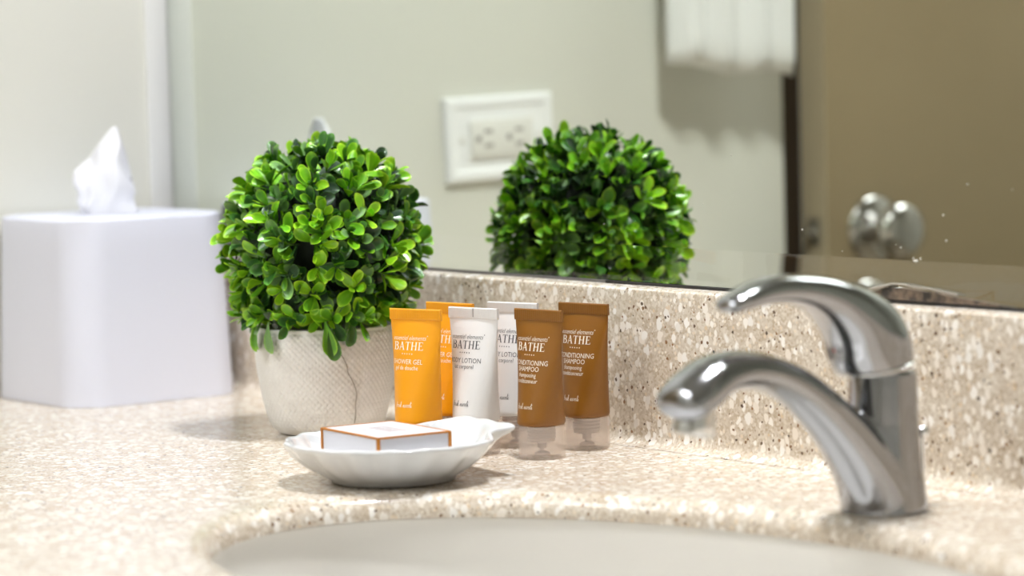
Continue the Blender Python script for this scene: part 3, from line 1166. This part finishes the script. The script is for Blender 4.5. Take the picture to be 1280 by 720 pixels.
def lettering(lines):
    """one mesh for the printing of a tube; lines = (kind, text, baseline z, size, x offset, extra)"""
    P = []
    for kind, txt, z, size, x0, sx in lines:
        if kind == 'serif':
            v, f = serif_word(txt, size, sx)
        elif kind == 'script':
            v, f = script_word(txt, size)
        elif kind == 'italic':
            v, f = text_tris(txt, size, 0.28, sx, bold=-0.008 * size)
        elif kind == 'dots':
            pp = []
            for k in range(5):
                ring = [(cos(2 * pi * q / 6), sin(2 * pi * q / 6)) for q in range(6)]
                pp.append(((ring, [tuple(range(6))]), (k - 2) * 4.8, 0, 1.0))
            v, f = merge2(pp)
            v = [(p[0] * size, p[1] * size) for p in v]
        elif kind == 'mark':
            ring = [(cos(2 * pi * q / 8), sin(2 * pi * q / 8)) for q in range(8)]
            v, f = [(p[0] * size, p[1] * size) for p in ring], [tuple(range(8))]
        else:
            v, f = text_tris(txt, size, 0.0, sx, bold=-0.004 * size)
        P.append(([(p[0] + x0, p[1] + z) for p in v], f))
    V, F = [], []
    for v, f in P:
        k = len(V)
        V += [tuple(wrap(p[0], p[1])) for p in v]
        F += [tuple(q + k for q in fc) for fc in f]
    return V, F


PX0 = -0.0032      # the print sits a little left of the front middle
HEAD = [('italic', 'essentiel elements', 0.0738, 0.0042, PX0, 0.88), ('mark', '', 0.0766, 0.00034, PX0 + 0.0146, 1),
        ('serif', 'BATHE', 0.0676, 0.0051, PX0, 1.26), ('dots', '', 0.0652, 0.00042, PX0, 1),
        ('script', 'fresh neroli', 0.0318, 0.00165, PX0 + 0.0010, 1)]
LET = {
    'orange': lettering(HEAD + [('sans', 'SHOWER GEL', 0.0588, 0.0044, PX0, 0.94), ('sans', 'gel de douche', 0.0552, 0.0039, PX0, 0.90)]),
    'white': lettering(HEAD + [('sans', 'BODY LOTION', 0.0588, 0.0044, PX0, 0.94), ('sans', 'lait corporel', 0.0552, 0.0039, PX0, 0.90)]),
    'brown': lettering(HEAD + [('sans', 'CONDITIONING', 0.0588, 0.0044, PX0 + 0.0006, 0.92), ('sans', 'SHAMPOO', 0.0550, 0.0044, PX0 - 0.0002, 0.94),
                               ('sans', 'shampooing', 0.0514, 0.0039, PX0 - 0.0006, 0.90), ('sans', 'conditionneur', 0.0478, 0.0039, PX0 - 0.0006, 0.90)]),
}
MATS = {'orange': (m_orange, m_print_white, 'white lettering on orange'), 'white': (m_whitetube, m_print_dark, 'charcoal lettering on white'),
        'brown': (m_brown, m_print_white, 'white lettering on brown')}
PROTO = {}


def shade_mesh(name, vf, m, angle=None, smooth=True):
    o = pyd(name, vf[0], vf[1], m, None, smooth, angle)
    me = o.data
    bpy.data.objects.remove(o)
    return me


SH_ME, NK_ME, PN_ME = shade_mesh('cap', SHELL, m_cap, 35), shade_mesh('neck', NECK, m_neck, 35), shade_mesh('nozzle_pin', PIN, m_neck, 35)
for k, (mb, mp_, lab) in MATS.items():
    PROTO[k] = [('body', shade_mesh('body', BODY, mb, 60)), ('seal', shade_mesh('seal', SEAL, mb, smooth=False)), ('lettering', shade_mesh('lettering', LET[k], mp_, smooth=False))]


def tube(kind, x, y, rz, label):
    t = empty('toiletry_tube', (x, y, 0.0003), label, 'toiletry tube', 'small toiletry tubes standing on their caps', radians(rz))
    for nm, me in PROTO[kind]:
        o = link_mesh(nm, me, None, t)
        if nm == 'lettering':
            o['label'] = MATS[kind][2]
    c = link_mesh('cap', SH_ME, None, t)
    c['label'] = 'clear plastic cap'
    link_mesh('neck', NK_ME, None, t)
    link_mesh('nozzle_pin', PN_ME, None, t)
    return t


tube('orange', 0.5456, -0.1470, 16, 'orange shower gel tube standing in front, right beside the white pot')
tube('orange', 0.5244, -0.1048, 11, 'orange tube standing behind, half hidden by the front white tube')
wf = tube('white', 0.5690, -0.1185, 12, 'front white body lotion tube with a grey tick on its seal')
o = box('crimp_mark', (0.0002, -0.0014, ZS + 0.0006), (0.0013, -0.0010, TH - 0.0004), mat('crimp_grey', lin(176, 174, 176), 0.5), wf)
o['label'] = 'small grey tick on the seal'
tube('white', 0.5575, -0.0785, 14, 'white body lotion tube at the back, behind the front brown tube')
tube('brown', 0.6150, -0.1015, 8, 'front brown conditioning shampoo tube in front of the other brown one')
tube('brown', 0.6010, -0.0545, 11, 'brown shampoo tube at the back nearest the stone backsplash')

# ------------------------------------------------------------------ shell soap dish
DX, DY = 0.6278, -0.2242
dish = empty('soap_dish', (DX, DY, 0.0003), 'white porcelain scallop-shell soap dish holding a boxed soap', 'soap dish', rz=radians(-6))
ND = 192


def dish_rim(a, wk=1.0):
    """outline and rim height at angle a (0 = hinge side, +y); wk = how much of the hinge wings"""
    d = abs(((a + pi) % (2 * pi)) - pi)
    deg = math.degrees(d)
    sc = cos(a * 18)
    rim = 0.0652 + 0.0007 * sc
    z = 0.0258 + 0.00035 * sc
    wing = min(0.0680 / max(cos(d), 0.2), 0.0748)
    k = (1 - smoothstep(26.0, 33.0, deg)) * wk
    notch = math.exp(-((deg - 38.0) / 7.0) ** 2) * 0.0055
    r = rim * (1 - k) + wing * k - notch * (1 - k)
    z += 0.0050 * (1 - smoothstep(20, 52, deg)) * (0.35 + 0.65 * wk)
    return r, z


def dish_ring(fr, fz, flute=0.0, extra=0.0, zoff=0.0, wk=1.0):
    ring = []
    for j in range(ND):
        a = 2 * pi * j / ND
        r, z = dish_rim(a, wk)
        core = 0.0380
        rr = core + (r - core) * fr + flute * cos(a * 18) + extra
        ring.append((-rr * sin(a), rr * cos(a), z * fz + zoff))
    return ring


rings = [dish_ring(-0.02, 0, 0, -0.003, wk=0), dish_ring(0, 0.0, wk=0), dish_ring(0.02, 0.06, wk=0), dish_ring(0.12, 0.13, 0.0001, wk=0), dish_ring(0.30, 0.235, 0.0003, wk=0),
         dish_ring(0.50, 0.37, 0.0006, wk=0), dish_ring(0.68, 0.52, 0.0009, wk=0), dish_ring(0.83, 0.67, 0.0010, wk=0), dish_ring(0.92, 0.80, 0.0008, wk=0.05),
         dish_ring(0.965, 1.0, 0.0004, zoff=-0.0036, wk=0.75), dish_ring(0.99, 1.0, 0.0002, zoff=-0.0026, wk=1),
         dish_ring(1.0, 1.0, zoff=-0.0012), dish_ring(1.0, 1.0, 0, -0.0007, zoff=-0.0002), dish_ring(0.985, 1.0, 0, -0.0016, 0.0002), dish_ring(0.96, 0.985, 0, -0.0022, wk=0.8),
         dish_ring(0.90, 0.90, 0.0006, -0.0022, wk=0.4), dish_ring(0.78, 0.71, 0.0009, -0.0022, wk=0.12), dish_ring(0.60, 0.54, 0.0008, -0.0022, wk=0), dish_ring(0.36, 0.42, 0.0005, -0.002, wk=0),
         dish_ring(0.06, 0.35, 0.0004, -0.002, wk=0), dish_ring(-0.2, 0.318, wk=0), dish_ring(-0.6, 0.31, wk=0), dish_ring(-1.0, 0.308, 0, -0.030, wk=0)]
# level the floor so the soap lies flat
for ring in rings[-3:]:
    for j, p in enumerate(ring):
        ring[j] = (p[0] * (1 if ring is not rings[-1] else 0.1), p[1] * (1 if ring is not rings[-1] else 0.1), 0.0082)
v, f = loft(rings)
dd = pyd('shell', v, f, m_porcelain, dish)
dd.modifiers.new('smooth', 'SUBSURF').levels = 1
dd.modifiers['smooth'].render_levels = 1

# boxed soap
soap = empty('boxed_soap', (DX - 0.0062, DY - 0.0008, 0.0088), 'small white soap box with orange-brown edges lying in the shell dish', 'soap', rz=radians(-5))
m_carton = mat('white_carton', lin(218, 217, 222), 0.45)
m_edge = mat('orange_brown_edge', lin(188, 116, 26), 0.45)
m_faint = mat('faint_print', lin(186, 160, 158), 0.6)
SW, SD, SHH = 0.0345, 0.0245, 0.0215
box('carton', (-SW, -SD, 0), (SW, SD, SHH), m_carton, soap, bevel=0.0004, seg=1)
E_ = 0.0009
segs = []
bm = bmesh.new()
for sx in (-1, 1):
    for sy in (-1, 1):
        bm_box(bm, (sx * SW - E_, sy * SD - E_, 0.0005), (sx * SW + E_, sy * SD + E_, SHH + 0.0001))
ev = from_bm('edge_trim', bm, m_edge, soap)
ev['label'] = 'orange-brown upright edges'
bm = bmesh.new()
for sy in (-1, 1):
    bm_box(bm, (-SW, sy * SD - E_ * 0.9, SHH - E_), (SW, sy * SD + E_ * 0.9, SHH + 0.0002))
for sx in (-1, 1):
    bm_box(bm, (sx * SW - E_ * 0.9, -SD, SHH - E_), (sx * SW + E_ * 0.9, SD, SHH + 0.00022))
et = from_bm('edge_trim', bm, m_edge, soap)
et['label'] = 'orange-brown rim around the top'
P = []
for txt, y, size, sh, sx in (('essentiel elements', 0.0050, 0.0048, .28, 0.9),):
    tv, tf = text_tris(txt, size, sh, sx)
    P.append(([(p[0], p[1] + y) for p in tv], tf))
tv, tf = serif_word('BATHE', 0.0075)
P.append(([(p[0], p[1] - 0.0045) for p in tv], tf))
tv, tf = text_tris('fresh neroli', 0.0042, 0.0, 0.9)
P.append(([(p[0], p[1] - 0.0125) for p in tv], tf))
V, F = [], []
for v_, f_ in P:
    k = len(V)
    V += [(p[0], p[1], SHH + 0.0001) for p in v_]
    F += [tuple(q + k for q in fc) for fc in f_]
o = pyd('lettering', V, F, m_faint, soap, smooth=False)
o['label'] = 'faint pinkish lettering on top'

# ------------------------------------------------------------------ faucet
FX, FY = 0.930, -0.107
fau = empty('faucet', (FX, FY, 0.0003), 'chrome single-lever bathroom faucet arching over the oval sink', 'faucet')


def loft_path(secs, n=32, sub=5, p=2.0):
    """secs: (y, z, half thickness in the y-z plane, half width along x) in world y/z; smooth loft with section normal to the path"""
    C = catmull([(s[0] - FY, s[1], 0) for s in secs], sub)
    Rr = catmull([(s[2], s[3], 0) for s in secs], sub)
    rings = []
    for i, c in enumerate(C):
        if len(secs[0]) > 4:
            pass
        t = (C[min(i + 1, len(C) - 1)] - C[max(i - 1, 0)])
        t = Vector((0, t.x, t.y)).normalized()
        nrm = Vector((0, -t.z, t.y))
        ring = []
        for j in range(n):
            a = 2 * pi * j / n
            ca, sa = cos(a), sin(a)
            ex = (abs(ca) ** (2 / p)) * (1 if ca >= 0 else -1)
            ey = (abs(sa) ** (2 / p)) * (1 if sa >= 0 else -1)
            ring.append(Vector((Rr[i].y * ex, c.x, c.y)) + nrm * (Rr[i].x * ey))
        rings.append(ring)
    return rings


# body = upright column and sweeping spout grown together
spout = [(-0.1080, 0.0000, 0.0240, 0.0240), (-0.1105, 0.0080, 0.0222, 0.0228), (-0.1180, 0.0205, 0.0186, 0.0206), (-0.1295, 0.0355, 0.0158, 0.0180), (-0.1425, 0.0495, 0.0138, 0.0160),
         (-0.1570, 0.0625, 0.0124, 0.0146), (-0.1725, 0.0735, 0.0112, 0.0138), (-0.1905, 0.0815, 0.0104, 0.0142), (-0.2090, 0.0850, 0.0108, 0.0156), (-0.2265, 0.0836, 0.0113, 0.0182),
         (-0.2390, 0.0772, 0.0120, 0.0194), (-0.2480, 0.0720, 0.0110, 0.0190), (-0.2530, 0.0692, 0.0084, 0.0168), (-0.2558, 0.0678, 0.0038, 0.0100)]
parts = [loft(loft_path(spout))]
parts.append(lathe([(0.0246, 0.0), (0.0241, 0.0030), (0.0231, 0.0080), (0.0219, 0.0150), (0.0207, 0.0240), (0.0199, 0.0350), (0.0193, 0.0480), (0.0190, 0.0620), (0.0188, 0.0745), (0.0183, 0.0770)], 40, (0, 0.0005, 0)))
V, F = merge(parts)
me = bpy.data.meshes.new('body')
me.from_pydata([tuple(p) for p in V], [], F)
tmp = bpy.data.objects.new('body', me)
COL.objects.link(tmp)
rm = tmp.modifiers.new('remesh', 'REMESH')
rm.mode = 'VOXEL'
rm.voxel_size = 0.0011
sm = tmp.modifiers.new('smooth', 'SMOOTH')
sm.factor = 0.5
sm.iterations = 9
bpy.context.view_layer.update()
dg = bpy.context.evaluated_depsgraph_get()
me2 = bpy.data.meshes.new_from_object(tmp.evaluated_get(dg))
bpy.data.objects.remove(tmp)
me2.name = 'body'
me2.shade_smooth()
me2.materials.clear()
me2.materials.append(m_chrome)
link_mesh('body', me2, None, fau)
# base gasket
v, f = lathe([(0.0001, 0.0), (0.0240, 0.0), (0.0240, 0.0005), (0.0001, 0.0005)], 40)
pyd('base_gasket', v, f, mat('gasket', lin(70, 68, 66), 0.5), fau, angle=30)
# aerator
v, f = lathe([(0.0001, 0.0020), (0.0085, 0.0018), (0.0088, 0.0), (0.0114, 0.0), (0.0119, 0.0012), (0.0119, 0.0062), (0.0106, 0.0066), (0.0106, 0.0130), (0.0001, 0.0135)], 32)
ae = pyd('aerator', v, f, m_chrome_bright, fau, angle=40)
ae.location = (0, -0.2425 - FY, 0.0535)
ae.rotation_euler = (radians(-14), 0, 0)
# lever handle: a dome over the column that runs out into the lever
hand = [(-0.1123, 0.0790, 0.0206, 0.0206), (-0.1150, 0.0870, 0.0232, 0.0207), (-0.1210, 0.0985, 0.0222, 0.0202), (-0.1305, 0.1085, 0.0175, 0.0190), (-0.1440, 0.1172, 0.0128, 0.0168),
        (-0.1590, 0.1228, 0.0098, 0.0150), (-0.1760, 0.1256, 0.0080, 0.0136), (-0.1930, 0.1252, 0.0070, 0.0124), (-0.2080, 0.1220, 0.0058, 0.0112), (-0.2165, 0.1195, 0.0042, 0.0094), (-0.2195, 0.1186, 0.0016, 0.0060)]
rings = loft_path(hand, 40, 5, 2.3)
# the foot of the dome lies in the tilted seam plane
for j in range(len(rings[0])):
    p = rings[0][j]
    p.z = 0.0788 + (p.y + 0.0055) * 0.16
    rings[1][j].z = max(rings[1][j].z, p.z + 0.0008)
    rings[2][j].z = max(rings[2][j].z, rings[1][j].z + 0.0006)
v, f = loft(rings)
hd = pyd('lever_handle', v, f, m_chrome, fau, angle=70)
# bright lip around the dome foot
lip = []
for j in range(49):
    a = 2 * pi * j / 48
    y = 0.0212 * sin(a) - 0.0055
    lip.append((0.0212 * cos(a), y, 0.0792 + (y + 0.0055) * 0.16))
v, f = tube_along(lip, 0.0012, 8)
pyd('seam_ring', v, f, m_chrome_bright, fau)
# hot / cold mark
for dx, c in ((-0.0022, lin(190, 40, 30)), (0.0022, lin(30, 30, 36))):
    bm = bmesh.new()
    bmesh.ops.create_uvsphere(bm, u_segments=12, v_segments=8, radius=0.0026)
    o = from_bm('temperature_dot', bm, mat('dot', c, 0.35), hd, smooth=True)
    o.location = (dx, -0.1388 - FY, 0.0915)
    o.scale = (0.85, 0.5, 1.3)
    o['label'] = 'red hot-water dot' if dx < 0 else 'dark cold-water dot'
# pop-up rod behind the faucet
v, f = lathe([(0.0001, 0.0), (0.0014, 0.0), (0.0014, 0.0350), (0.0022, 0.0362), (0.0044, 0.0385), (0.0046, 0.0405), (0.0034, 0.0428), (0.0001, 0.0435)], 20)
o = pyd('lift_rod', v, f, m_chrome_bright, fau, angle=60)
o.location = (0, -0.0768 - FY, 0.0)
